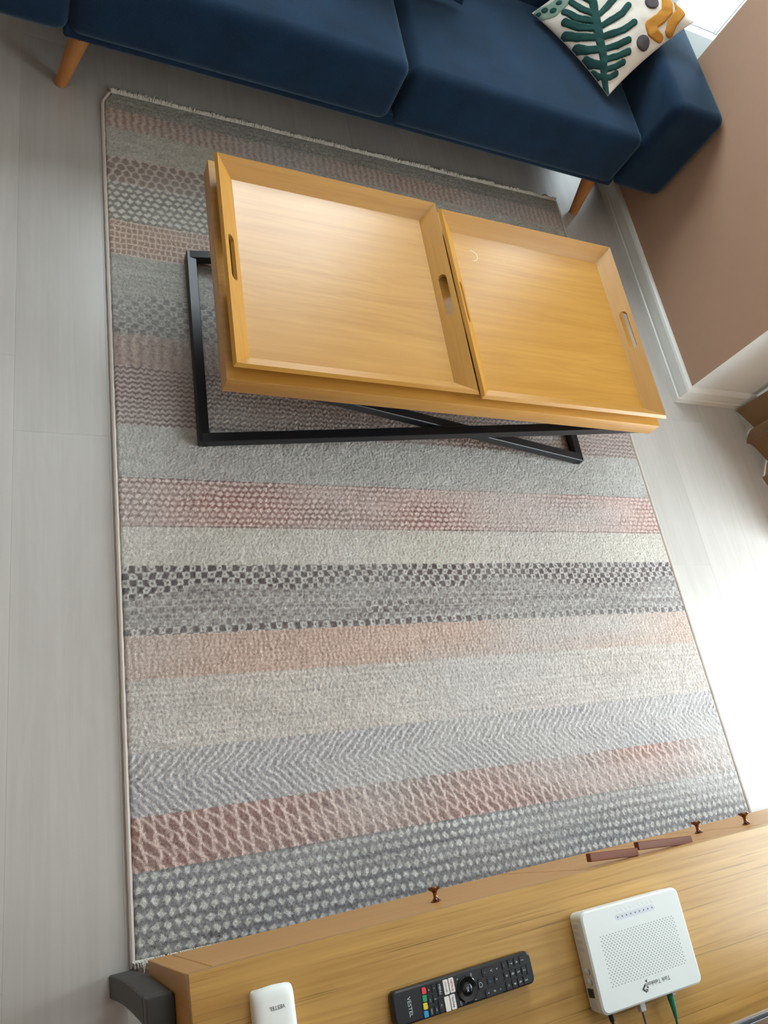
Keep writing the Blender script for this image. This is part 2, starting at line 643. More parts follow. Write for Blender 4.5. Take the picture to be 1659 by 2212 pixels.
skirting('baseboard_right', [(PX, PY0 + 0.0002, -1, -1), (PX, PY1 - 0.0002, -1, 1)], 'white moulded skirting board along the brown wall')
skirting('baseboard_return', [(XE, PY0, 0, -1), (PX + 0.0002, PY0, -1, -1)], 'white moulded skirting board running under the curtain')
skirting('baseboard_bay', [(PX + 0.0002, PY1, -1, 1), (XE, PY1, 0, 1)], 'white skirting board round the corner behind the sofa')
skirting('baseboard_back', [(XE, YB, 0, -1), (XL, YB, 0, -1)], 'white skirting board along the back wall under the sofa')

# ------------------------------------------------------------------ curtain
cur_bm = bmesh.new()
ny_, nz_ = 150, 14
zs = [0.003 + (2.50 - 0.003) * j / nz_ for j in range(nz_ + 1)]
grid = []
for i in range(ny_ + 1):
    s = i / ny_
    y = 1.545 - 0.53 * s
    ph = (1.54 - y) / 0.135
    row = []
    for j, z in enumerate(zs):
        t = z / 2.5
        x = 2.205 - 0.042 * math.cos(2 * PI * ph + 0.5 * math.sin(2.1 * ph)) * (0.75 + 0.25 * math.sin(1.7 * ph)) \
            + 0.006 * math.sin(9 * t + 5 * s)
        row.append(cur_bm.verts.new((x, y + 0.012 * math.sin(4 * PI * ph), z)))
    grid.append(row)
for i in range(ny_):
    for j in range(nz_):
        cur_bm.faces.new((grid[i][j], grid[i + 1][j], grid[i + 1][j + 1], grid[i][j + 1]))
bmesh.ops.solidify(cur_bm, geom=cur_bm.faces[:], thickness=0.002)
tag(mesh_obj('curtain', cur_bm, 'curtain', None, True), 'taupe floor length curtain hanging in folds by the bright bay', 'curtain')
tag(box('curtain_rail', 2.17, 2.24, YF + 0.02, PY0 - 0.01, 2.50, H - 0.001, 'white_paint', None, 0.004),
    'white curtain rail fixed under the ceiling of the bay', 'rail')


# ------------------------------------------------------------------ rug
_NG = {}


def vnoise(x, y, sx, sy, seed):
    """smooth value noise on arrays"""
    if seed not in _NG:
        _NG[seed] = np.random.default_rng(seed).random((512, 512))
    g = _NG[seed]
    fx, fy = x / sx + 100, y / sy + 100
    ix, iy = np.floor(fx).astype(int), np.floor(fy).astype(int)
    tx, ty = fx - ix, fy - iy
    tx, ty = tx * tx * (3 - 2 * tx), ty * ty * (3 - 2 * ty)
    a, b = g[ix % 512, iy % 512], g[(ix + 1) % 512, iy % 512]
    c, d = g[ix % 512, (iy + 1) % 512], g[(ix + 1) % 512, (iy + 1) % 512]
    return (a * (1 - tx) + b * tx) * (1 - ty) + (c * (1 - tx) + d * tx) * ty


RW, RY0, RY1 = 1.606, 0.192, 2.402


def ss(e0, e1, v):
    t = np.clip((v - e0) / (e1 - e0), 0, 1)
    return t * t * (3 - 2 * t)


def frac(v):
    return v - np.floor(v)


def tri(v):
    return np.abs(frac(v) * 2 - 1)           # 1..0..1


def dots(x, y, px, py, r, stag=True, jit=0.0):
    row = np.floor(y / py)
    xo = x + (0.5 * px * (row % 2) if stag else 0)
    dx = (frac(xo / px) - 0.5) * px
    dy = (frac(y / py) - 0.5) * py
    d = np.abs(dx) / (r * px) + np.abs(dy) / (r * py)
    return 1 - ss(0.75, 1.1, d)


def rug_colour(x, y):
    """x from the left edge, y in metres along the rug: returns linear rgb"""
    n_lo = vnoise(x, y, 0.16, 0.03, 1)
    n_md = vnoise(x, y, 0.03, 0.012, 2)
    n_fi = vnoise(x, y, 0.004, 0.004, 3)
    n_st = vnoise(x, y, 0.09, 0.0035, 4)
    wob = (n_md - 0.5) * 0.009
    xw, yw = x + wob, y + (vnoise(x, y, 0.03, 0.03, 5) - 0.5) * 0.005
    out = np.zeros(x.shape + (3,))

    def put(y0, y1, light, dark, t):
        m = (y >= y0) & (y < y1)
        L, D = np.array(lin(light)), np.array(lin(dark))
        tt = np.clip(t, 0, 1)[..., None]
        c = D * (1 - tt) + L * tt
        g = c.mean(-1, keepdims=True) * np.array((1.03, 1.0, 0.955))
        c = c * (1 - grey[..., None]) + g * grey[..., None]      # dye washed out in patches
        out[m] = c[m]

    blk = vnoise(np.floor(x / 0.021) * 0.021, y, 0.26, 0.11, 14)
    grey = np.clip(0.30 + 0.9 * (blk - 0.45) + 0.12 * x / RW, 0.05, 0.85)
    lit_wear = np.clip(0.12 + 0.36 * x / RW + 0.5 * (n_lo - 0.5) + 0.5 * (blk - 0.5), 0, 0.85)   # patchy wear, plus the door's light painted in as paler to the right

    def worn_lit(t, f=1.0):
        k = np.clip(lit_wear * f, 0, 0.9)
        return t * (1 - k) + k * 0.78

    # far end ... near end; the far stripes are coloured lighter to offset the shade there
    put(2.335, 2.5, (170, 169, 157), (128, 127, 117), 0.5 * n_st + 0.5 * n_fi)
    rib = 0.5 + 0.5 * np.cos(2 * PI * xw / 0.021)
    put(2.262, 2.335, (192, 172, 159), (150, 128, 117), worn_lit(0.75 * rib + 0.25 * n_fi, 0.7))
    put(2.152, 2.262, (184, 180, 166), (154, 150, 138), 0.5 * n_md + 0.5 * n_fi)
    # hexagon lattice
    u, v = xw / 0.026, (yw - 2.06) / 0.023
    row = np.floor(v)
    hx = np.abs(frac(u + 0.5 * (row % 2)) - 0.5) * 2
    hy = np.abs(frac(v) - 0.5) * 2
    hexa = ss(0.58, 0.85, np.maximum(hx * 0.95, 0.55 * hx + 0.6 * hy))
    put(2.060, 2.152, (196, 175, 160), (140, 117, 105), worn_lit(hexa, 0.6))
    put(1.925, 2.060, (192, 189, 179), (132, 129, 121), worn_lit(dots(xw, yw, 0.023, 0.0195, 0.47), 0.6))
    g1 = np.maximum(ss(0.62, 0.9, tri(xw / 0.0145)), ss(0.62, 0.9, tri((yw - 1.81) / 0.019)))
    put(1.810, 1.925, (194, 174, 160), (150, 130, 118), worn_lit(g1, 0.7))
    put(1.684, 1.810, (170, 170, 162), (140, 140, 133), 0.6 * n_st + 0.4 * n_fi)
    # squares with rings, soft
    def squares(yb, px, py):
        cu, cv = xw / px, (yw - yb) / py
        ci, cj = np.floor(cu * 2), np.floor(cv)
        dark = ((ci + cj) % 2) == 0
        fx, fy = np.abs(frac(cu * 2) - 0.5) * 2, np.abs(frac(cv) - 0.5) * 2
        rr = np.sqrt(fx ** 2 + fy ** 2)
        ring = np.where(rr < 0.38, 0.15, 1.0)
        sq = ss(0.86, 1.0, np.maximum(fx, fy))
        return np.where(dark, 0.0 + 0.55 * sq, ring)
    put(1.564, 1.684, (168, 167, 161), (116, 116, 113), worn_lit(0.7 * squares(1.564, 0.032, 0.0171) + 0.3 * n_st, 1.1))
    rib2 = 0.5 + 0.5 * np.cos(2 * PI * xw / 0.026)
    put(1.470, 1.564, (182, 166, 158), (146, 130, 124), worn_lit(0.7 * rib2 * (0.6 + 0.4 * n_md) + 0.3 * n_fi, 0.8))
    zz = tri((yw + 0.0065 * tri(xw / 0.017)) / 0.0139)
    put(1.304, 1.470, (182, 168, 162), (122, 108, 105), worn_lit(ss(0.25, 0.75, zz), 0.8))
    put(1.168, 1.304, (182, 182, 177), (154, 154, 150), 0.4 * n_md + 0.3 * n_fi + 0.3 * n_lo)
    pk = dots(xw, yw, 0.0178, 0.0139, 0.50, True)
    lines = ss(0.75, 0.95, tri((yw - 1.043) / 0.0278)) * 0.5
    put(1.043, 1.168, (208, 186, 178), (142, 106, 101), worn_lit(np.clip(pk - lines * 0.6 + 0.1, 0, 1), 1.15 + 0.6 * (x / RW)))
    m_edge = (np.abs(y - 1.046) < 0.0022) | (np.abs(y - 1.166) < 0.0018)
    put(0.951, 1.043, (200, 196, 186), (176, 172, 162), 0.4 * n_st + 0.3 * n_fi + 0.3 * n_lo)
    sqs = squares(0.795, 0.029, 0.0156)
    patch = ss(0.42, 0.62, vnoise(x, y, 0.20, 0.05, 9) + 0.9 * ss(0.86, 0.935, y) - 0.28)
    patch = np.maximum(patch, 0.7 * ((y < 0.811) & (y >= 0.795)))
    tdark = sqs * patch + (1 - patch) * np.clip(0.42 + 0.35 * sqs + 0.5 * (n_st - 0.5), 0, 1)
    put(0.795, 0.951, (184, 182, 178), (92, 80, 82), worn_lit(tdark, 0.55))
    lo = (y < 0.812) & (y >= 0.795)
    rb3 = (0.55 + 0.45 * np.cos(2 * PI * xw / 0.0122)) * (0.7 + 0.3 * np.cos(2 * PI * yw / 0.009))
    put(0.702, 0.795, (208, 188, 176), (162, 136, 122), worn_lit(0.75 * rb3 + 0.25 * n_fi, 0.9))
    dd = dots(xw, yw, 0.012, 0.012, 0.5)
    put(0.557, 0.702, (202, 194, 186), (160, 154, 148), worn_lit(0.45 * n_st + 0.3 * n_fi + 0.35 * (1 - dd) - 0.1, 0.6))
    half = np.abs(yw - 0.500)
    hb = tri((xw - 1.0 * half) / 0.0185)
    hbd = tri((xw - 1.0 * half) / 0.0185 + 0.35)
    put(0.437, 0.557, (196, 194, 193), (142, 140, 143), worn_lit(ss(0.45, 0.85, hb) * 0.8 + 0.2 * n_fi, 0.6))
    l1 = ss(0.66, 0.90, tri((xw + 0.15 * (yw - 0.35)) / 0.0265))
    l2 = ss(0.66, 0.90, tri((xw + 1.05 * (yw - 0.35)) / 0.0265))
    put(0.338, 0.437, (206, 184, 177), (138, 112, 106), worn_lit(np.maximum(l1, l2) * (0.85 + 0.15 * n_fi), 0.95))
    d2 = dots(xw, yw, 0.0200, 0.0212, 0.43, True)
    ln = ss(0.8, 0.96, tri(yw / 0.0424))
    put(0.0, 0.338, (192, 192, 190), (118, 118, 122), worn_lit(np.clip(0.10 + 0.90 * d2 * (0.55 + 0.75 * vnoise(x, y, 0.25, 0.02, 17)) - 0.4 * ln, 0, 1), 0.75 * ss(0.18, 0.34, y) + 0.2))
    out[m_edge] *= 0.72
    grain = 0.86 + 0.28 * rng.random(x.shape)
    grain = 0.55 * grain + 0.45 * (0.80 + 0.40 * n_fi)
    return np.clip(1.16 * out * grain[..., None], 0, 0.9)


NX, NY = 640, 884
gx, gy = np.meshgrid(np.linspace(0, RW, NX), np.linspace(RY0, RY1, NY), indexing='ij')
jx = gx + (rng.random(gx.shape) - 0.5) * 0.0012
jy = gy + (rng.random(gy.shape) - 0.5) * 0.0012
cols = rug_colour(gx, gy)
edge = np.minimum(np.minimum(gx, RW - gx), np.minimum(gy - RY0, RY1 - gy))
gz = 0.0085 + 0.0030 * rng.random(gx.shape) + 0.0012 * vnoise(gx, gy, 0.02, 0.02, 6)
gz = np.where(edge < 0.0015, 0.0005, np.minimum(gz, 0.006 + edge * 0.9))


def rug_bend(px, py):
    """the far left corner is drawn in a little"""
    return px + 0.022 * ss(2.35, 2.41, np.asarray(py)) * np.exp(-np.asarray(px) / 0.05)


co = np.stack([rug_bend(jx, jy), jy, gz], -1).reshape(-1, 3).astype(np.float32)
idx = np.arange(NX * NY).reshape(NX, NY)
quads = np.stack([idx[:-1, :-1], idx[1:, :-1], idx[1:, 1:], idx[:-1, 1:]], -1).reshape(-1, 4).astype(np.int32)
me = bpy.data.meshes.new('rug')
me.vertices.add(len(co))
me.vertices.foreach_set('co', co.ravel())
me.loops.add(quads.size)
me.loops.foreach_set('vertex_index', quads.ravel())
me.polygons.add(len(quads))
me.polygons.foreach_set('loop_start', np.arange(0, quads.size, 4, dtype=np.int32))
me.update(calc_edges=True)
ca = me.color_attributes.new('pile', 'FLOAT_COLOR', 'POINT')
ca.data.foreach_set('color', np.concatenate([cols.reshape(-1, 3), np.ones((NX * NY, 1))], 1).astype(np.float32).ravel())
me.polygons.foreach_set('use_smooth', np.ones(len(quads), dtype=bool))
rug = tag(link('rug', me, 'rug'), 'large striped woven rug in grey, cream and dusty pink', 'rug')

for xx in (-0.004, RW + 0.004):
    bm = bmesh.new()
    pts = [(float(rug_bend(0.0, y)) + xx if xx < 0 else xx, y, 0.0068 + 0.0004 * math.sin(y * 60)) for y in np.linspace(RY0 - 0.004, RY1 - 0.004, 120)]
    add_tube(bm, pts, [0.0046 + 0.0004 * ((i * 7) % 3) for i in range(120)], 8)
    mesh_obj('edge_binding', bm, 'binding', rug, True)


def fringe(name, xs, y0, sgn, n, ln):
    vs, fs = [], []
    for i in range(n):
        x = random.uniform(*xs)
        a = random.uniform(-0.5, 0.5)
        L = ln * random.uniform(0.5, 1.2) * (0.35 + 1.1 * float(vnoise(np.array([x]), np.array([0.0]), 0.022, 1, 51)[0]))
        h = random.uniform(0.006, 0.019)
        b = len(vs)
        wd = 0.0014
        bx = float(rug_bend(x, y0))
        for t, zz_ in ((0, 0.008), (0.4, h), (0.8, h * 0.8), (1.0, 0.003)):
            px_, py_ = bx + a * L * t + random.uniform(-1, 1) * 0.0012, y0 + sgn * L * t - sgn * 0.004
            vs += [(px_ - wd, py_, zz_), (px_ + wd, py_, zz_ + 0.0006), (px_, py_, zz_ + 0.0016)]
        for s in range(3):
            for q in range(3):
                fs.append((b + s * 3 + q, b + s * 3 + (q + 1) % 3, b + s * 3 + 3 + (q + 1) % 3, b + s * 3 + 3 + q))
    me = bpy.data.meshes.new(name)
    me.from_pydata(vs, [], fs)
    o = link(name, me, 'fringe', rug)
    o['kind'] = 'stuff'


fringe('fringe', (0.0, RW), RY1, 1, 4200, 0.019)
fringe('fringe', (0.0, 0.012), RY1, 1, 60, 0.028)
fringe('fringe', (-0.004, RW), RY0, -1, 1500, 0.020)
fringe('fringe', (-0.004, 0.03), RY0, -1, 110, 0.024)


# ------------------------------------------------------------------ sofa
def soft_box(name, x0, x1, y0, y1, z0, z1, rad, mat, parent, crown=0.0, xf=None, seg=5, cuts=10, wob=0.0):
    """an upholstered block: rounded edges and a slightly crowned top"""
    bm = bmesh.new()
    add_box(bm, x0, x1, y0, y1, z0, z1, rad, seg)
    if cuts:
        for ax in range(3):
            lo_, hi_ = ((x0, x1), (y0, y1), (z0, z1))[ax]
            nn = cuts if (hi_ - lo_) > 0.3 else 4
            for i in range(1, nn):
                p = lo_ + rad + (hi_ - lo_ - 2 * rad) * i / nn
                cop, nop = [0, 0, 0], [0, 0, 0]
                cop[ax], nop[ax] = p, 1
                bmesh.ops.bisect_plane(bm, geom=bm.verts[:] + bm.edges[:] + bm.faces[:], plane_co=cop, plane_no=nop)
    for v in bm.verts:
        u = (v.co.x - x0) / (x1 - x0) * 2 - 1
        w_ = (v.co.y - y0) / (y1 - y0) * 2 - 1
        q = (v.co.z - z0) / (z1 - z0)
        b = max(0, 1 - abs(u) ** 2.5) * max(0, 1 - abs(w_) ** 2.5)
        v.co.z += crown * b * max(0, q)
        if wob:
            v.co.y -= wob * max(0, 1 - abs(u) ** 4) * max(0, -w_) * math.sin(PI * min(1, max(0, q)))
            v.co.z += wob * 0.25 * math.sin(v.co.x * 17 + v.co.y * 11) * b
    if xf is not None:
        bmesh.ops.transform(bm, matrix=xf, verts=bm.verts)
    return mesh_obj(name, bm, mat, parent, True)


# local frame: x from the middle of the sofa, y = 0 at the seat front, growing backwards
SX, SY, SA = 0.778, 2.300, -0.012
sofa = thing('sofa', 'navy blue two seat fabric sofa with splayed wooden legs', 'sofa', (SX, SY, 0), SA)
soft_box('base', -0.90, 0.90, 0.012, 0.74, 0.195, 0.245, 0.012, 'navy', sofa, cuts=0)
soft_box('seat_cushion', -0.892, 0.012, -0.002, 0.56, 0.212, 0.405, 0.034, 'navy', sofa, crown=0.014, wob=0.008)
soft_box('seat_cushion', 0.018, 0.890, -0.002, 0.56, 0.208, 0.405, 0.034, 'navy', sofa, crown=0.012, wob=0.008)
soft_box('armrest', 0.886, 1.108, -0.008, 0.80, 0.212, 0.555, 0.036, 'navy', sofa, crown=0.006, cuts=6)
soft_box('armrest', -1.108, -0.888, -0.008, 0.80, 0.212, 0.555, 0.036, 'navy', sofa, crown=0.006, cuts=6)
lean = Matrix.Translation((0, 0.50, 0.30)) @ Matrix.Rotation(math.radians(-12), 4, 'X') @ Matrix.Translation((0, -0.50, -0.30))
soft_box('backrest', -0.885, 0.885, 0.50, 0.66, 0.25, 0.80, 0.05, 'navy', sofa, crown=0.01, xf=lean, cuts=8)


def sofa_leg(foot, top):
    bm = bmesh.new()
    f_, t_ = Vector(foot), Vector(top)
    n = 8
    pts = [f_ + (t_ - f_) * i / n for i in range(n + 1)]
    rad = [0.0165 + (0.029 - 0.0165) * i / n for i in range(n + 1)]
    rings = []
    for p, r in zip(pts, rad):
        rings.append([bm.verts.new((p.x + r * math.cos(2 * PI * q / 20), p.y + r * math.sin(2 * PI * q / 20), p.z)) for q in range(20)])
    for a, b in zip(rings[:-1], rings[1:]):
        for q in range(20):
            bm.faces.new((a[q], a[(q + 1) % 20], b[(q + 1) % 20], b[q]))
    bm.faces.new(list(reversed(rings[0])))
    bm.faces.new(rings[-1])
    bmesh.ops.bevel(bm, geom=[e for e in bm.edges if all(abs(v.co.z - f_.z) < 1e-5 for v in e.verts)], offset=0.003, segments=2, affect='EDGES')
    mesh_obj('leg', bm, 'leg_wood', sofa, True)


sofa_leg((-0.892, 0.085, 0.0), (-0.845, 0.085, 0.20))
sofa_leg((0.910, 0.082, 0.0), (0.850, 0.082, 0.20))
sofa_leg((-0.892, 0.70, 0.0), (-0.845, 0.68, 0.20))
sofa_leg((0.910, 0.70, 0.0), (0.850, 0.68, 0.20))


# ------------------------------------------------------------------ cushions
def pillow_surface(u, v, LU, LV, T):
    a = 1 - np.minimum(1, np.abs(2 * u / LU - 1)) ** 2.5
    b = 1 - np.minimum(1, np.abs(2 * v / LV - 1)) ** 2.5
    return T * (np.maximum(a, 0) * np.maximum(b, 0)) ** 0.6


def pinch(u, v, LU, LV, amt):
    """edges drawn in between the four corners"""
    s, t = 2 * u / LU - 1, 2 * v / LV - 1
    uu = u - amt * s * (1 - t * t)
    vv = v - amt * t * (1 - s * s)
    return uu, vv


def pillow_mesh(name, A, e1, e2, nrm, LU, LV, TF, TB, mat, parent, N=70, crease=0.0, amt=0.012):
    us = np.linspace(0, 1, N)
    us = 0.5 - 0.5 * np.cos(PI * us)
    U, V = np.meshgrid(us * LU, us * LV, indexing='ij')
    PU, PV = pinch(U, V, LU, LV, amt)
    wr = crease * (vnoise(U * 1.0 + 3, V + 5, 0.035, 0.06, 21) - 0.5 + 0.7 * (vnoise(U + 9, V + 2, 0.02, 0.02, 22) - 0.5))
    edge_ = np.minimum(np.minimum(U, LU - U), np.minimum(V, LV - V))
    wr = wr * np.clip(edge_ / 0.02, 0, 1)
    hf = pillow_surface(U, V, LU, LV, TF) + wr
    hb = pillow_surface(U, V, LU, LV, TB)
    A, e1, e2, nrm = (np.array(q) for q in (A, e1, e2, nrm))

    def P(h):
        return (A + PU[..., None] * e1 + PV[..., None] * e2 + h[..., None] * nrm).reshape(-1, 3)
    vs = np.concatenate([P(hf), P(-hb)])
    n = N * N
    fs = []
    ii = np.arange(n).reshape(N, N)
    for i in range(N - 1):
        for j in range(N - 1):
            q = (ii[i, j], ii[i + 1, j], ii[i + 1, j + 1], ii[i, j + 1])
            fs.append(tuple(int(k_) for k_ in q))
            fs.append(tuple(int(k_) + n for k_ in reversed(q)))
    me = bpy.data.meshes.new(name)
    me.from_pydata(vs.tolist(), [], fs)
    bm = bmesh.new()
    bm.from_mesh(me)
    bmesh.ops.remove_doubles(bm, verts=bm.verts, dist=0.00005)
    bmesh.ops.recalc_face_normals(bm, faces=bm.faces)
    bpy.data.meshes.remove(me)
    return mesh_obj(name, bm, mat, parent, True)


PA = np.array([1.518, 2.419, 0.432])
E1 = np.array([-0.575, 0.818, 0.0]); E1 /= np.linalg.norm(E1)
E2 = np.array([0.663, 0.466, 0.586]); E2 -= E1 * (E2 @ E1); E2 /= np.linalg.norm(E2)
EN = np.cross(E2, E1)                        # towards the room
LU, LV, TF = 0.377, 0.369, 0.05
pil = thing('throw_pillow', 'square white throw pillow with tufted green leaf and mustard bands', 'pillow', tuple(PA))
pillow_mesh('cover', (0, 0, 0), E1, E2, EN, LU, LV, TF, 0.022, 'pillow', pil, crease=0.006)

NG = 250
GU, GV = np.meshgrid(np.linspace(0, LU, NG), np.linspace(0, LV, NG), indexing='ij')


def strokes_sd(strokes):
    d = np.full(GU.shape, 9.0)
    for st in strokes:
        if len(st) == 1:
            st = [st[0], st[0]]
        for (u0, v0, r0), (u1, v1, r1) in zip(st[:-1], st[1:]):
            du, dv = u1 - u0, v1 - v0
            L2 = du * du + dv * dv
            t = np.clip(((GU - u0) * du + (GV - v0) * dv) / L2, 0, 1) if L2 > 1e-12 else np.zeros(GU.shape)
            dd = np.hypot(GU - u0 - t * du, GV - v0 - t * dv) - (r0 + (r1 - r0) * t)
            d = np.minimum(d, dd)
    return d


def motif(name, strokes, mat, parent, h=0.0045, lift=0.001):
    sd = strokes_sd(strokes) + 0.0010 * (vnoise(GU, GV, 0.006, 0.006, 31) - 0.5)
    inside = sd < 0
    PU, PV = pinch(GU, GV, LU, LV, 0.012)
    wr = 0.006 * (vnoise(GU + 3, GV + 5, 0.035, 0.06, 21) - 0.5 + 0.7 * (vnoise(GU + 9, GV + 2, 0.02, 0.02, 22) - 0.5))
    edge_ = np.minimum(np.minimum(GU, LU - GU), np.minimum(GV, LV - GV))
    wr = wr * np.clip(edge_ / 0.02, 0, 1)
    hh = pillow_surface(GU, GV, LU, LV, TF) + wr + lift + h * np.sqrt(np.clip(-sd / 0.004, 0, 1)) - 0.004 * (sd > 0)
    # snap the outline vertices onto the contour
    gu_, gv_ = np.gradient(sd, LU / (NG - 1), LV / (NG - 1))
    gl = np.maximum(np.hypot(gu_, gv_), 1e-6)
    P = PU[..., None] * E1 + PV[..., None] * E2 + hh[..., None] * EN
    shift = np.clip(sd, 0, 0.0025)
    P -= ((gu_ / gl * shift)[..., None] * E1 + (gv_ / gl * shift)[..., None] * E2)
    use = {}
    vs, fs = [], []
    cell = inside[:-1, :-1] | inside[1:, :-1] | inside[1:, 1:] | inside[:-1, 1:]
    for i, j in np.argwhere(cell):
        q = []
        for a, b in ((i, j), (i + 1, j), (i + 1, j + 1), (i, j + 1)):
            if (a, b) not in use:
                use[(a, b)] = len(vs)
                vs.append(tuple(P[a, b]))
            q.append(use[(a, b)])
        fs.append(q)
    me = bpy.data.meshes.new(name)
    me.from_pydata(vs, [], fs)
    return link(name, me, mat, parent, True)


STEM = [[(0.004, 0.001, 0.0077), (0.019, 0.007, 0.0099), (0.052, 0.021, 0.011), (0.094, 0.05, 0.0132), (0.144, 0.074, 0.0149), (0.187, 0.097, 0.0149),
         (0.219, 0.118, 0.0143), (0.263, 0.144, 0.0138), (0.3, 0.168, 0.0132), (0.335, 0.195, 0.0121)]]
LOBES = [[(0.309, 0.094, 0.0121), (0.268, 0.099, 0.0132), (0.222, 0.115, 0.0121)], [(0.298, 0.058, 0.0132), (0.254, 0.068, 0.0138), (0.204, 0.099, 0.0121)],
         [(0.27, 0.035, 0.0149), (0.229, 0.053, 0.0149), (0.181, 0.086, 0.0121)], [(0.239, 0.011, 0.0154), (0.204, 0.033, 0.0149), (0.156, 0.072, 0.0121)],
         [(0.182, 0.008, 0.0165), (0.151, 0.027, 0.0149), (0.12, 0.055, 0.0121)], [(0.132, 0.005, 0.0154), (0.106, 0.015, 0.0143), (0.081, 0.033, 0.0121)],
         [(0.087, 0.0, 0.011), (0.064, 0.007, 0.011), (0.052, 0.021, 0.0099)], [(0.167, 0.221, 0.0132), (0.159, 0.185, 0.0138), (0.166, 0.141, 0.0132), (0.173, 0.104, 0.011)],
         [(0.218, 0.205, 0.0138), (0.211, 0.161, 0.0138), (0.209, 0.121, 0.011)], [(0.108, 0.195, 0.0138), (0.113, 0.153, 0.0143), (0.141, 0.089, 0.0121)],
         [(0.076, 0.145, 0.0127), (0.089, 0.109, 0.0127), (0.112, 0.066, 0.011)], [(0.049, 0.124, 0.0132), (0.063, 0.089, 0.0127), (0.087, 0.047, 0.011)],
         [(0.036, 0.094, 0.011), (0.045, 0.063, 0.011), (0.063, 0.034, 0.0099)], [(0.027, 0.057, 0.0099), (0.034, 0.036, 0.0099), (0.045, 0.021, 0.0088)],
         [(0.347, 0.126, 0.0132), (0.303, 0.13, 0.0132), (0.261, 0.139, 0.0121)], [(0.282, 0.238, 0.0132), (0.278, 0.196, 0.0132), (0.271, 0.151, 0.0121)]]
LOBES = [[(u_, v_, r_ * 0.88) for u_, v_, r_ in st] for st in LOBES]
motif('leaf_motif', STEM + LOBES, 'teal', pil)
for c_ in ((0.125, 0.291, 0.0242), (0.039, 0.182, 0.0242)):
    motif('dot_motif', [[c_]], 'grey_tuft', pil)
motif('wave_band', [[(0.138, 0.362, 0.0190), (0.103, 0.345, 0.0190), (0.073, 0.315, 0.0190), (0.065, 0.278, 0.0195), (0.066, 0.237, 0.0200), (0.045, 0.229, 0.0200),
                     (0.020, 0.239, 0.0150)]], 'mustard', pil)
motif('wave_band', [[(0.087, 0.386, 0.0155), (0.046, 0.349, 0.0165), (0.030, 0.301, 0.0165), (0.014, 0.278, 0.0150)]], 'mustard', pil, lift=0.003)
cp = motif('corner_patch', [[(0.35, 0.016, 0.0248), (0.336, 0.04, 0.0275), (0.334, 0.073, 0.0248)]], 'sage', pil, h=0.002)
for c_ in ((0.331, 0.041, 0.0105), (0.352, 0.026, 0.0105), (0.355, 0.006, 0.0083), (0.338, 0.07, 0.0099)):
    motif('spot', [[c_]], 'teal', cp, h=0.003, lift=0.003)

nav = thing('throw_pillow', 'plain navy throw pillow leaning on the sofa back', 'pillow', (1.015, 2.640, 0.428))
pillow_mesh('cover', (0, 0, 0), (-1, 0.02, 0), (0.0, 0.30, 0.954), (0.0, -0.954, 0.30), 0.43, 0.40, 0.05, 0.05, 'navy', nav, N=50, crease=0.004)

# ------------------------------------------------------------------ coffee table
TA = -0.0115
TX, TY, TZ = 0.779, 1.540, 0.330
table = thing('coffee_table', 'oak coffee table on black crossed metal frames', 'table', (TX, TY, 0.0128), TA)
TL, TW = 1.196, 0.614
zt = TZ - 0.0128
box('tabletop', -TL / 2, TL / 2, -TW / 2, TW / 2, zt - 0.045, zt, 'oak_x', table, 0.002, 2)


def frame_bar(name, p0, p1, wdt, parent, updir):
    """square tube from p0 to p1"""
    p0, p1 = Vector(p0), Vector(p1)
    d = (p1 - p0)
    L = d.length
    d.normalize()
    s = d.cross(Vector(updir)).normalized()
    u = s.cross(d)
    bm = bmesh.new()
    m = Matrix((d, s, u)).transposed().to_4x4()
    m.translation = p0
    add_box(bm, 0, L, -wdt / 2, wdt / 2, -wdt / 2, wdt / 2, 0.0015, 1)
    bmesh.ops.transform(bm, matrix=m, verts=bm.verts)
    mesh_obj(name, bm, 'metal_dark', parent)


def leg_frame(x_foot, x_top, yh):
    fr = part_empty('leg_frame', table)
    h = 0.0125
    z0, z1 = h, zt - 0.045 - h
    sgn = 1 if x_top > x_foot else -1
    for sy in (-1, 1):
        frame_bar('leg', (x_foot - sgn * 0.004, sy * yh, z0), (x_top + sgn * 0.004, sy * yh, z1), 0.025, fr, (0, 1, 0))
    frame_bar('foot_bar', (x_foot, -yh - 0.0125, z0), (x_foot, yh + 0.0125, z0), 0.0252, fr, (0, 0, 1))
    frame_bar('top_bar', (x_top, -yh - 0.0125, z1), (x_top, yh + 0.0125, z1), 0.0252, fr, (0, 0, 1))


leg_frame(-0.577, 0.575, 0.279)
leg_frame(0.566, -0.565, 0.250)


# ------------------------------------------------------------------ serving trays
def stadium(cx, cy, ln, wd, n=8):
    r = wd / 2
    pts = []
    for k_ in range(n + 1):
        a = -PI / 2 + PI * k_ / n
        pts.append((cx + ln / 2 - r + r * math.cos(a), cy + r * math.sin(a)))
    for k_ in range(n + 1):
        a = PI / 2 + PI * k_ / n
        pts.append((cx - ln / 2 + r + r * math.cos(a), cy + r * math.sin(a)))
    return pts


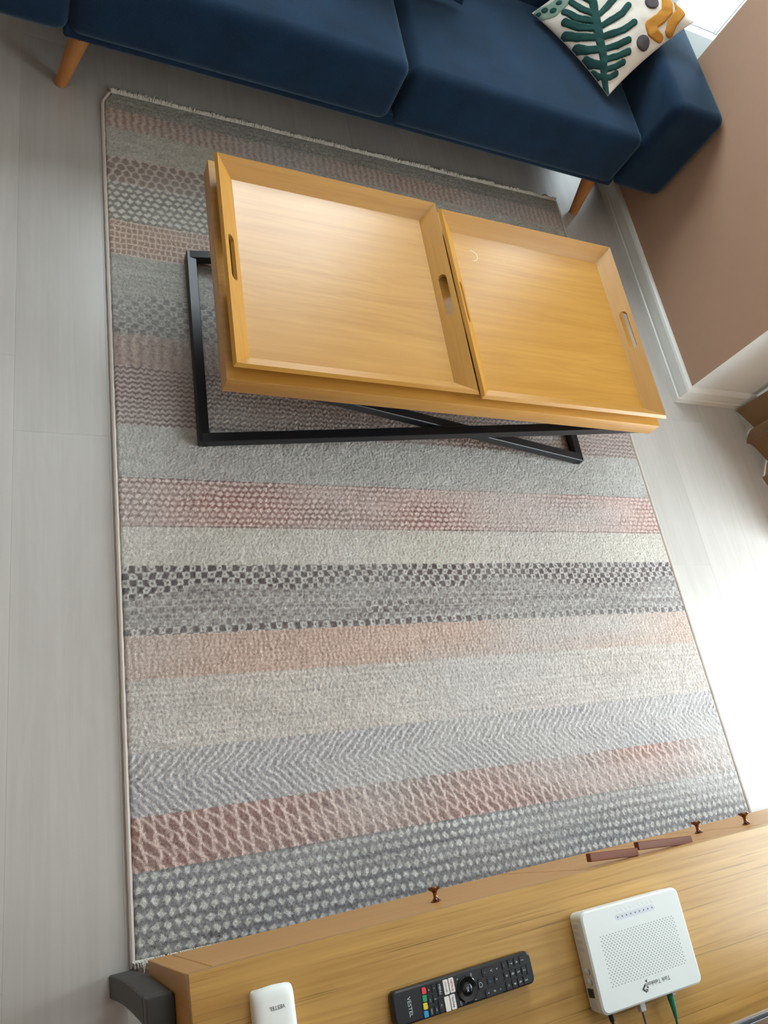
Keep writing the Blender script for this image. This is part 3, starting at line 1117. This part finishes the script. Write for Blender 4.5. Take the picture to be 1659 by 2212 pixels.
def tray(label, lx, ly, rz, half_x, half_y):
    px = TX + lx * math.cos(TA) - ly * math.sin(TA)
    py = TY + lx * math.sin(TA) + ly * math.cos(TA)
    tr = thing('serving_tray', label, 'tray', (px, py, TZ), TA + rz, 'oak trays on the coffee table')
    box('base_panel', -half_x - 0.004, half_x + 0.004, -half_y - 0.004, half_y + 0.004, 0.0005, 0.012, 'oak_x', tr, 0.0)
    run, hz = 0.039, 0.033                   # flare of the sides
    slope = math.hypot(run, hz)
    th = 0.0095

    def wall(axis, sgn, hole):
        along_h, out_h = (half_y, half_x) if axis == 'x' else (half_x, half_y)
        bm = bmesh.new()

        def mp(s, t, side):
            """s along the wall, t up the slope; side 0 inner face, 1 outer face"""
            o_ = out_h + run * t / slope
            z = 0.012 + hz * t / slope
            if side:
                o_ += th * hz / slope
                z -= th * run / slope
            p = (sgn * o_, s, z) if axis == 'x' else (s, sgn * o_, z)
            return Vector(p)

        tb = -0.004                          # reaches down beside the base panel
        ext = th * hz / slope
        oin = [(-along_h - run * tb / slope, tb), (along_h + run * tb / slope, tb), (along_h + run, slope), (-along_h - run, slope)]
        oout = [(-along_h - run * tb / slope - ext, tb), (along_h + run * tb / slope + ext, tb), (along_h + run + ext, slope), (-along_h - run - ext, slope)]
        hl = stadium(0, 0.027, 0.125, 0.021) if hole else []
        loops = []
        for side, ol in ((0, oin), (1, oout)):
            vo = [bm.verts.new(mp(s, t, side)) for s, t in ol]
            vh = [bm.verts.new(mp(s, t, side)) for s, t in hl]
            es = [bm.edges.new((vo[i], vo[(i + 1) % 4])) for i in range(4)]
            es += [bm.edges.new((vh[i], vh[(i + 1) % len(vh)])) for i in range(len(vh))]
            bmesh.ops.triangle_fill(bm, edges=es, use_beauty=True)
            loops.append((vo, vh))
        for a_, b_ in ((loops[0][0], loops[1][0]), (loops[0][1], loops[1][1])):
            n_ = len(a_)
            for i in range(n_):
                bm.faces.new((a_[i], a_[(i + 1) % n_], b_[(i + 1) % n_], b_[i]))
        bmesh.ops.recalc_face_normals(bm, faces=bm.faces)
        # lift the outer lower edge so that nothing dips below the table surface
        for v in bm.verts:
            v.co.z = max(v.co.z, 0.0006)
        mesh_obj('side_wall', bm, 'oak_y' if axis == 'x' else 'oak_x', tr)

    wall('x', 1, True)
    wall('x', -1, True)
    wall('y', 1, False)
    wall('y', -1, False)
    return tr


tray('oak serving tray nearer the left end, whitish sheen on its base', -0.2985, -0.004, 0.0, 0.2495, 0.2505)
t2 = tray('oak serving tray nearer the brown wall, faint ring mark on its base', 0.2925, -0.016, 0.003, 0.2475, 0.2475)
bm = bmesh.new()
for k_ in range(40):
    a = 2 * PI * k_ / 40
    if vnoise(np.array([k_ * 0.1]), np.array([0.0]), 0.35, 1, 41)[0] < 0.28:
        continue
    b = a + 2 * PI / 40
    r0, r1 = 0.0165, 0.0178
    bm.faces.new([bm.verts.new((-0.197 + r * math.cos(q), 0.178 + r * math.sin(q), 0.0121)) for r, q in ((r0, a), (r1, a), (r1, b), (r0, b))])
mesh_obj('ring_mark', bm, 'white_key', t2)

# ------------------------------------------------------------------ tv unit
UA = 0.021
ZT = 0.520
unit = thing('tv_unit', 'long low oak tv unit with copper knobs and charcoal legs', 'tv unit', (-0.007, 0.209, 0.0), UA)
UL, UD, UZ0 = 1.76, 0.42, 0.20
box('top_panel', 0, UL, -UD, 0, ZT - 0.022, ZT, 'oak_tv', unit, 0.0015, 2)
box('side_panel', 0, 0.035, -UD, -0.0004, UZ0, ZT - 0.022, 'oak_tv_side', unit, 0.001, 1)
box('side_panel', UL - 0.035, UL, -UD, -0.0004, UZ0, ZT - 0.022, 'oak_tv_side', unit, 0.001, 1)
box('bottom_panel', 0.035, UL - 0.035, -UD, -0.0206, UZ0, UZ0 + 0.02, 'oak_tv_side', unit)
box('back_panel', 0.035, UL - 0.035, -UD, -UD + 0.01, UZ0 + 0.02, ZT - 0.022, 'oak_tv_side', unit)


def knob(parent, x, z):
    bm = bmesh.new()
    m = Matrix.Translation((x, 0.0, z)) @ Matrix.Rotation(-PI / 2, 4, 'X')
    add_lathe(bm, [(0.0085, 0.0), (0.0085, 0.0012), (0.0055, 0.003), (0.0035, 0.006), (0.0032, 0.012), (0.0045, 0.015), (0.0095, 0.0185),
                   (0.0105, 0.0205), (0.0095, 0.0222), (0.0, 0.0232)], 24, m)
    bmesh.ops.recalc_face_normals(bm, faces=bm.faces)
    mesh_obj('knob', bm, 'copper', parent, True)


def front(name, x0, x1, kx=None, kz=None):
    d = box(name, x0, x1, -0.02, -0.0006, UZ0 + 0.0015, ZT - 0.0235, 'oak_tv_front', unit, 0.0012, 1)
    if kx is not None:
        knob(d, kx, kz)


front('door', 0.0365, 0.672, 0.424, 0.405)
front('panel', 0.6745, 0.952)
front('door', 0.9545, 1.0985, 1.062, 0.365)
front('door', 1.1015, UL - 0.0365, 1.134, 0.425)
for (cx_, cy_, L_) in ((0.742, 0.0105, 0.106), (0.862, 0.0090, 0.128)):
    bm = bmesh.new()
    add_box(bm, -L_ / 2, L_ / 2, -0.0068, 0.0068, -0.012, 0.0, 0.001, 1)
    m = Matrix.Translation((cx_, cy_, 0.483)) @ Matrix.Rotation(-0.088, 4, 'Z')
    bmesh.ops.transform(bm, matrix=m, verts=bm.verts)
    o = mesh_obj('pull_handle', bm, 'handle_brown', unit)
    o['label'] = 'dark brown wooden pull'


def side_frame(x0, x1):
    fr = part_empty('leg_frame', unit)
    for y0 in (-0.064, -0.38):
        bm = bmesh.new()
        n = 8
        rows = []
        for i in range(n + 1):
            t = i / n
            z = 0.385 * t
            bow = 0.006 * math.sin(PI * t)
            rows.append([bm.verts.new((x, y + bow, z)) for x, y in ((x0, y0), (x1, y0), (x1, y0 + 0.037), (x0, y0 + 0.037))])
        for a, b in zip(rows[:-1], rows[1:]):
            for q in range(4):
                bm.faces.new((a[q], a[(q + 1) % 4], b[(q + 1) % 4], b[q]))
        bm.faces.new(list(reversed(rows[0])))
        bm.faces.new(rows[-1])
        bmesh.ops.bevel(bm, geom=bm.edges[:], offset=0.002, segments=1, affect='EDGES')
        mesh_obj('leg', bm, 'charcoal', fr)
    box('top_rail', x0, x1, -0.38, -0.027, 0.385, 0.417, 'charcoal', fr, 0.003, 2)


side_frame(-0.038, -0.0005)
side_frame(UL + 0.0005, UL + 0.038)

# ------------------------------------------------------------------ television
tv = thing('television', 'flat television with thin silver lower bezel on the tv unit', 'television', (0.90, -0.020, ZT), UA)
box('housing', -0.62, 0.62, -0.045, -0.006, 0.062, 0.770, 'plastic_black', tv, 0.004, 2)
box('screen', -0.612, 0.612, -0.0055, -0.002, 0.078, 0.762, 'screen', tv, 0.0)
box('bezel', -0.62, 0.62, -0.0055, 0.003, 0.062, 0.070, 'silver', tv, 0.001, 1)
for fx in (-0.48, 0.48):
    bm = bmesh.new()
    add_box(bm, fx - 0.012, fx + 0.012, -0.14, 0.02, 0.0006, 0.010, 0.003, 2)
    add_box(bm, fx - 0.010, fx + 0.010, -0.035, -0.015, 0.008, 0.066, 0.003, 2)
    mesh_obj('foot', bm, 'plastic_black', tv, True)

# ------------------------------------------------------------------ black remote control
RCX, RCY, RL, RWD, RH = 0.3735, 0.1145, 0.232, 0.0435, 0.017
rem = thing('remote_control', 'black television remote with coloured buttons beside the router', 'remote', (RCX, RCY, ZT), 0.026)
bm = bmesh.new()
for z0_, z1_, ins in ((0.0006, 0.0115, 0.0), (0.0115, RH, 0.0)):
    pass
lv = [(0.0006, 0.004), (0.004, 0.0006), (0.012, 0.0), (0.0155, 0.0009), (RH, 0.0030)]
rows = [[bm.verts.new((x, y, z)) for x, y in round_rect(0, 0, RL - 2 * i_, RWD - 2 * i_, 0.0085 - i_ * 0.6, 6)] for z, i_ in lv]
for a, b in zip(rows[:-1], rows[1:]):
    for q in range(len(a)):
        bm.faces.new((a[q], a[(q + 1) % len(a)], b[(q + 1) % len(a)], b[q]))
bm.faces.new(list(reversed(rows[0])))
bm.faces.new(rows[-1])
mesh_obj('case', bm, 'plastic_black', rem, True)


def rpos(s, w_):
    return RL / 2 - s * RL, RWD / 2 - w_ * RWD


def rkey(s, w_, ls, lw, mat='button_black', h=0.0012, r=0.0012, txt=None, tsize=0.005, tmat='print_white', name='button'):
    x, y = rpos(s, w_)
    bm = bmesh.new()
    add_prism(bm, round_rect(x, y, ls, lw, min(r, ls / 2 - 1e-4, lw / 2 - 1e-4), 3), RH - 0.0003, RH + h)
    o = mesh_obj(name, bm, mat, rem)
    if txt:
        text_part('lettering', txt, tsize, frame_mat((x, y, RH + h + 0.0002), (0, -1, 0), (1, 0, 0)), tmat, o)
    return o


rkey(0.040, 0.53, 0.0050, 0.013)
for r_, (s_, row) in enumerate(((0.0725, '123'), (0.116, '456'), (0.160, '789'))):
    for c_, ch in enumerate(row):
        rkey(s_, (0.22, 0.52, 0.815)[c_], 0.0078, 0.0100, txt=ch, tsize=0.0058)
for w_, ch in ((0.22, '...'), (0.52, '0'), (0.815, '=')):
    rkey(0.206, w_, 0.0078, 0.0100, txt=ch, tsize=0.0052)
vb = rkey(0.312, 0.235, 0.0290, 0.0100, r=0.003)
for s_, ch in ((0.268, '+'), (0.310, 'V'), (0.355, '-')):
    x, y = rpos(s_, 0.24)
    text_part('lettering', ch, 0.0056, frame_mat((x, y, RH + 0.0014), (0, -1, 0), (1, 0, 0)), 'print_white', vb)
pb = rkey(0.315, 0.830, 0.0290, 0.0100, r=0.003)
for s_, ch in ((0.272, '^'), (0.314, 'P'), (0.356, 'v')):
    x, y = rpos(s_, 0.835)
    text_part('lettering', ch, 0.0052, frame_mat((x, y, RH + 0.0014), (0, -1, 0), (1, 0, 0)), 'print_white', pb)
rkey(0.280, 0.53, 0.0080, 0.0080, txt='x', tsize=0.0048)
rkey(0.330, 0.53, 0.0080, 0.0080, txt='o', tsize=0.0048, tmat='key_blue')
hm = rkey(0.400, 0.545, 0.0080, 0.0145, r=0.003)
bm = bmesh.new()
x, y = rpos(0.400, 0.545)
for q in (((-0.0022, -0.0028), (-0.0022, 0.0028)), ((-0.0022, 0.0028), (0.0010, 0.0028)), ((0.0010, 0.0028), (0.0030, 0.0)), ((0.0030, 0.0), (0.0010, -0.0028)), ((0.0010, -0.0028), (-0.0022, -0.0028))):
    add_tube(bm, [(x + q[0][0], y + q[0][1], RH + 0.0013), (x + q[1][0], y + q[1][1], RH + 0.0013)], 0.0003, 5)
mesh_obj('home_icon', bm, 'print_white', hm)
x, y = rpos(0.497, 0.55)
bm = bmesh.new()
add_lathe(bm, [(0.0165, RH - 0.0003), (0.0165, RH + 0.0012), (0.0150, RH + 0.0022), (0.0090, RH + 0.0012), (0.0086, RH + 0.0006), (0.0, RH + 0.0006)], 40, Matrix.Translation((x, y, 0)))
dp = mesh_obj('navigation_ring', bm, 'gloss_black', rem, True)
bm = bmesh.new()
add_lathe(bm, [(0.0076, RH + 0.0004), (0.0076, RH + 0.0016), (0.0066, RH + 0.0022), (0.0, RH + 0.0020)], 28, Matrix.Translation((x, y, 0)))
okb = mesh_obj('ok_button', bm, 'gloss_black', rem, True)
text_part('lettering', 'OK', 0.0046, frame_mat((x, y, RH + 0.0025), (0, -1, 0), (1, 0, 0)), 'print_white', okb)
for s_, w_, ch, sz in ((0.452, 0.20, 'SRC', 0.0030), (0.552, 0.19, '<', 0.0050), (0.557, 0.88, 'EXIT', 0.0030), (0.452, 0.90, '/', 0.0050)):
    x, y = rpos(s_, w_)
    text_part('lettering', ch, sz, frame_mat((x, y, RH + 0.0002), (0, -1, 0), (1, 0, 0)), 'print_white', rem)
rkey(0.597, 0.300, 0.0078, 0.0180, 'white_key', txt='NETFLIX', tsize=0.0038, tmat='print_red')
rkey(0.607, 0.760, 0.0078, 0.0180, 'white_key', txt='YouTube', tsize=0.0036, tmat='print_dark')
rkey(0.637, 0.305, 0.0078, 0.0180, 'white_key', txt='prime video', tsize=0.0027, tmat='print_grey')
rkey(0.647, 0.765, 0.0078, 0.0180, 'white_key', txt='. . . . .', tsize=0.0030, tmat='print_grey')
rkey(0.682, 0.310, 0.0070, 0.0165, txt='MENU', tsize=0.0046)
rkey(0.690, 0.760, 0.0070, 0.0165, txt='<-', tsize=0.0046)
for s_, dw in ((0.718, 0.0), (0.752, 0.0)):
    for w_, ch in ((0.235, '>' if s_ < 0.73 else 'o'), (0.53, 'II' if s_ < 0.73 else '<<'), (0.825, '>>' if s_ < 0.73 else 'TEXT')):
        rkey(s_ + 0.010 * w_, w_, 0.0056, 0.0100, txt=ch, tsize=0.0036 if len(ch) < 3 else 0.0028)
for w_, mt in ((0.215, 'key_red'), (0.425, 'key_green'), (0.635, 'key_yellow'), (0.850, 'key_blue')):
    rkey(0.783 + 0.018 * w_, w_, 0.0066, 0.0078, mt, r=0.0015, h=0.0016)
x, y = rpos(0.893, 0.53)
text_part('brand_lettering', 'VESTEL', 0.0076, frame_mat((x, y, RH + 0.0002), (0, -1, 0), (1, 0, 0)), 'print_white', rem)

# ------------------------------------------------------------------ white remote
wr_ = thing('remote_control', 'small white remote lying at the near end of the tv unit', 'remote', (0.0955, 0.105, ZT), 0.02)
bm = bmesh.new()
WL, WW, WH = 0.145, 0.056, 0.024
sect = []
ns = 18
for i in range(ns + 1):
    a = PI * i / ns
    sx_ = math.copysign(abs(math.cos(a)) ** 0.45, math.cos(a))
    sect.append((sx_ * WW / 2, 0.006 + (WH - 0.006) * (math.sin(a) ** 0.45 if math.sin(a) > 1e-9 else 0)))
sect += [(-WW / 2 + 0.004, 0.0006), (WW / 2 - 0.004, 0.0006)]
rows = []
for yy, sc_, dz in ((-WL / 2, 0.93, 0.004), (-WL / 2 + 0.004, 1.0, 0), (WL / 2 - 0.014, 1.0, 0), (WL / 2 - 0.006, 0.995, 0.0015), (WL / 2 - 0.0015, 0.975, 0.005), (WL / 2, 0.93, 0.009)):
    rows.append([bm.verts.new((px_ * sc_, yy - (abs(px_) / (WW / 2)) ** 2 * 0.004 * (1 if yy > 0 else 0), max(0.0006, pz_ - dz * (pz_ > 0.01)))) for px_, pz_ in sect])
for a, b in zip(rows[:-1], rows[1:]):
    for q in range(len(a)):
        bm.faces.new((a[q], a[(q + 1) % len(a)], b[(q + 1) % len(a)], b[q]))
bm.faces.new(rows[0])
bm.faces.new(list(reversed(rows[-1])))
bmesh.ops.recalc_face_normals(bm, faces=bm.faces)
mesh_obj('case', bm, 'plastic_white', wr_, True)
text_part('brand_lettering', 'VESTEL', 0.0066, frame_mat((0.002, 0.0475, WH + 0.0003), (-1, 0, 0), (0, -1, 0)), 'print_grey', wr_)
text_part('embossed_mark', '=', 0.010, frame_mat((0.006, 0.022, WH + 0.0003), (-1, 0, 0), (0, -1, 0)), 'print_pale', wr_)

# ------------------------------------------------------------------ router
QX, QY, QW, QD, QH = 0.6845, 0.1035, 0.206, 0.142, 0.034
ro = thing('router', 'white internet router with perforated top on the tv unit', 'router', (QX, QY, ZT), 0.012)
bm = bmesh.new()
lv = [(0.0006, 0.006), (0.003, 0.003), (QH - 0.006, 0.0008), (QH - 0.002, 0.0014), (QH, 0.004)]
rows = [[bm.verts.new((x, y, z)) for x, y in round_rect(0, 0, QW - 2 * i_, QD - 2 * i_, 0.011 - i_ * 0.5, 6)] for z, i_ in lv]
for a, b in zip(rows[:-1], rows[1:]):
    for q in range(len(a)):
        bm.faces.new((a[q], a[(q + 1) % len(a)], b[(q + 1) % len(a)], b[q]))
bm.faces.new(list(reversed(rows[0])))
bm.faces.new(rows[-1])
mesh_obj('case', bm, 'plastic_white', ro, True)


def qpos(u, v):
    return -QW / 2 + 0.004 + u * (QW - 0.008), QD / 2 - 0.004 - v * (QD - 0.008)


vs, fs = [], []
NR, NC = 23, 25
for i in range(NR):
    for j in range(NC):
        u = 0.125 + 0.765 * (j + 0.5 * (i % 2)) / (NC - 0.5)
        v = 0.270 + 0.505 * i / (NR - 1)
        x, y = qpos(u, v)
        b = len(vs)
        r = 0.00085
        for k_ in range(8):
            vs.append((x + r * math.cos(k_ * PI / 4), y + r * math.sin(k_ * PI / 4), QH + 0.00012))
        fs.append(tuple(range(b, b + 8)))
me = bpy.data.meshes.new('vent_holes')
me.from_pydata(vs, [], fs)
o = link('vent_holes', me, 'hole', ro)
o['kind'] = 'stuff'
bm = bmesh.new()
x, y = qpos(0.52, 0.125)
add_prism(bm, round_rect(x, y, 0.082, 0.0085, 0.004, 5), QH - 0.0003, QH + 0.00012)
led = mesh_obj('indicator_strip', bm, 'print_pale', ro)
for i in range(9):
    bm = bmesh.new()
    xx = x - 0.036 + i * 0.009
    add_prism(bm, round_rect(xx, y, 0.0022, 0.0026, 0.0009, 3), QH + 0.0001, QH + 0.00025)
    mesh_obj('indicator', bm, 'print_grey', led)
    bm = bmesh.new()
    add_box(bm, -0.0004, 0.0004, -0.0032, 0.0032, 0, 0.00012)
    bmesh.ops.transform(bm, matrix=Matrix.Translation((xx + 0.001, y + 0.0090, QH)) @ Matrix.Rotation(0.75, 4, 'Z'), verts=bm.verts)
    mesh_obj('caption_mark', bm, 'print_pale', led)
x, y = qpos(0.565, 0.858)
text_part('brand_lettering', 'Türk Telekom', 0.0088, frame_mat((x, y, QH + 0.0002), (-1, 0, 0), (0, -1, 0)), 'print_grey', ro)
x, y = qpos(0.585, 0.812)
text_part('tagline', '. . . . . . . .', 0.0048, frame_mat((x, y, QH + 0.0002), (-1, 0, 0), (0, -1, 0)), 'print_pale', ro)
x, y = qpos(0.432, 0.885)
bm = bmesh.new()
for pl in (((-0.0075, -0.001), (0.000, 0.0055), (0.001, 0.003), (-0.0035, -0.001), (0.001, -0.0045), (0.000, -0.0065)),
           ((0.002, 0.003), (0.0065, -0.0005), (0.0035, -0.0015)), ((-0.001, -0.001), (0.003, -0.0055), (0.004, -0.0025))):
    add_prism(bm, [(x + a_, y + b_) for a_, b_ in pl], QH, QH + 0.0003)
mesh_obj('logo_mark', bm, 'print_dark', ro)
bm = bmesh.new()
x, y = qpos(0.452, 0.820)
add_prism(bm, [(x - 0.0022, y), (x + 0.0018, y + 0.0022), (x + 0.0014, y - 0.0022)], QH, QH + 0.0003)
mesh_obj('logo_mark', bm, 'print_dark', ro)
# left side: buttons and a socket
for v_, mt, nm in ((0.585, 'print_pale', 'side_button'), (0.69, 'print_pale', 'side_button')):
    _, y = qpos(0, v_)
    bm = bmesh.new()
    add_lathe(bm, [(0.0045, 0.0), (0.0045, 0.0008), (0.0038, 0.0012), (0.0, 0.0012)], 16,
              Matrix.Translation((-QW / 2 + 0.0016, y, 0.015)) @ Matrix.Rotation(-PI / 2, 4, 'Y'))
    sb = mesh_obj(nm, bm, mt, ro, True)
    bm = bmesh.new()
    add_tube(bm, [(-QW / 2 + 0.0002, y + 0.0035 * math.cos(a / 8 * PI), 0.023 + 0.002 * math.sin(a / 8 * PI)) for a in range(9)], 0.0005, 5)
    mesh_obj('icon', bm, 'print_grey', sb)
_, y = qpos(0, 0.80)
box('socket', -QW / 2 - 0.0002, -QW / 2 + 0.002, y - 0.006, y + 0.006, 0.010, 0.022, 'print_dark', ro)
for v_ in (0.12, 0.20, 0.28, 0.36, 0.90, 0.94):
    _, y = qpos(0, v_)
    box('side_slot', -QW / 2 + 0.0006, -QW / 2 + 0.0022, y - 0.003, y + 0.003, 0.010, 0.024, 'print_pale', ro)

# cables leave the back of the router towards the wall
for u_, nm, mt, rad_, label in ((0.135, 'power_cable', 'cable_black', 0.0026, 'thin black power cable plugged into the router'),
                                (0.425, 'network_cable', 'cable_grey', 0.0019, 'grey network cable with clear plug behind the router'),
                                (0.720, 'fibre_cable', 'cable_green', 0.0021, 'green fibre cable with tapered boot behind the router')):
    x = QX - QW / 2 + u_ * QW
    y0 = QY - QD / 2 - 0.001
    cb = thing(nm, label, 'cable', (x, y0, ZT))
    pts = [(0, 0.0, 0.016), (0.0005, -0.014, 0.016), (0.002, -0.03, 0.0145), (0.004, -0.05, 0.010), (0.004, -0.08, rad_ + 0.001), (0.002, -0.13, rad_ + 0.001), (-0.01, -0.18, rad_ + 0.001)]
    bm = bmesh.new()
    add_tube(bm, pts, rad_, 10)
    mesh_obj('cord', bm, mt, cb, True)
    bm = bmesh.new()
    if nm == 'network_cable':
        add_box(bm, -0.0055, 0.0055, -0.012, -0.0002, 0.0115, 0.0205, 0.001, 1)
        mesh_obj('plug', bm, 'clear_plug', cb)
    elif nm == 'fibre_cable':
        add_tube(bm, [(0, -0.0004, 0.016), (0.0002, -0.008, 0.016), (0.0012, -0.022, 0.0155), (0.0026, -0.036, 0.0132)], [0.0056, 0.0054, 0.0040, 0.0026], 12)
        mesh_obj('boot', bm, mt, cb, True)
        bm = bmesh.new()
        add_box(bm, -0.001, 0.0055, -0.0035, -0.0002, 0.0205, 0.0235, 0.0005, 1)
        mesh_obj('clip', bm, 'clear_plug', cb)
    else:
        add_tube(bm, [(0, -0.0004, 0.016), (0.0004, -0.012, 0.016)], [0.0046, 0.0040], 12)
        mesh_obj('plug', bm, mt, cb, True)
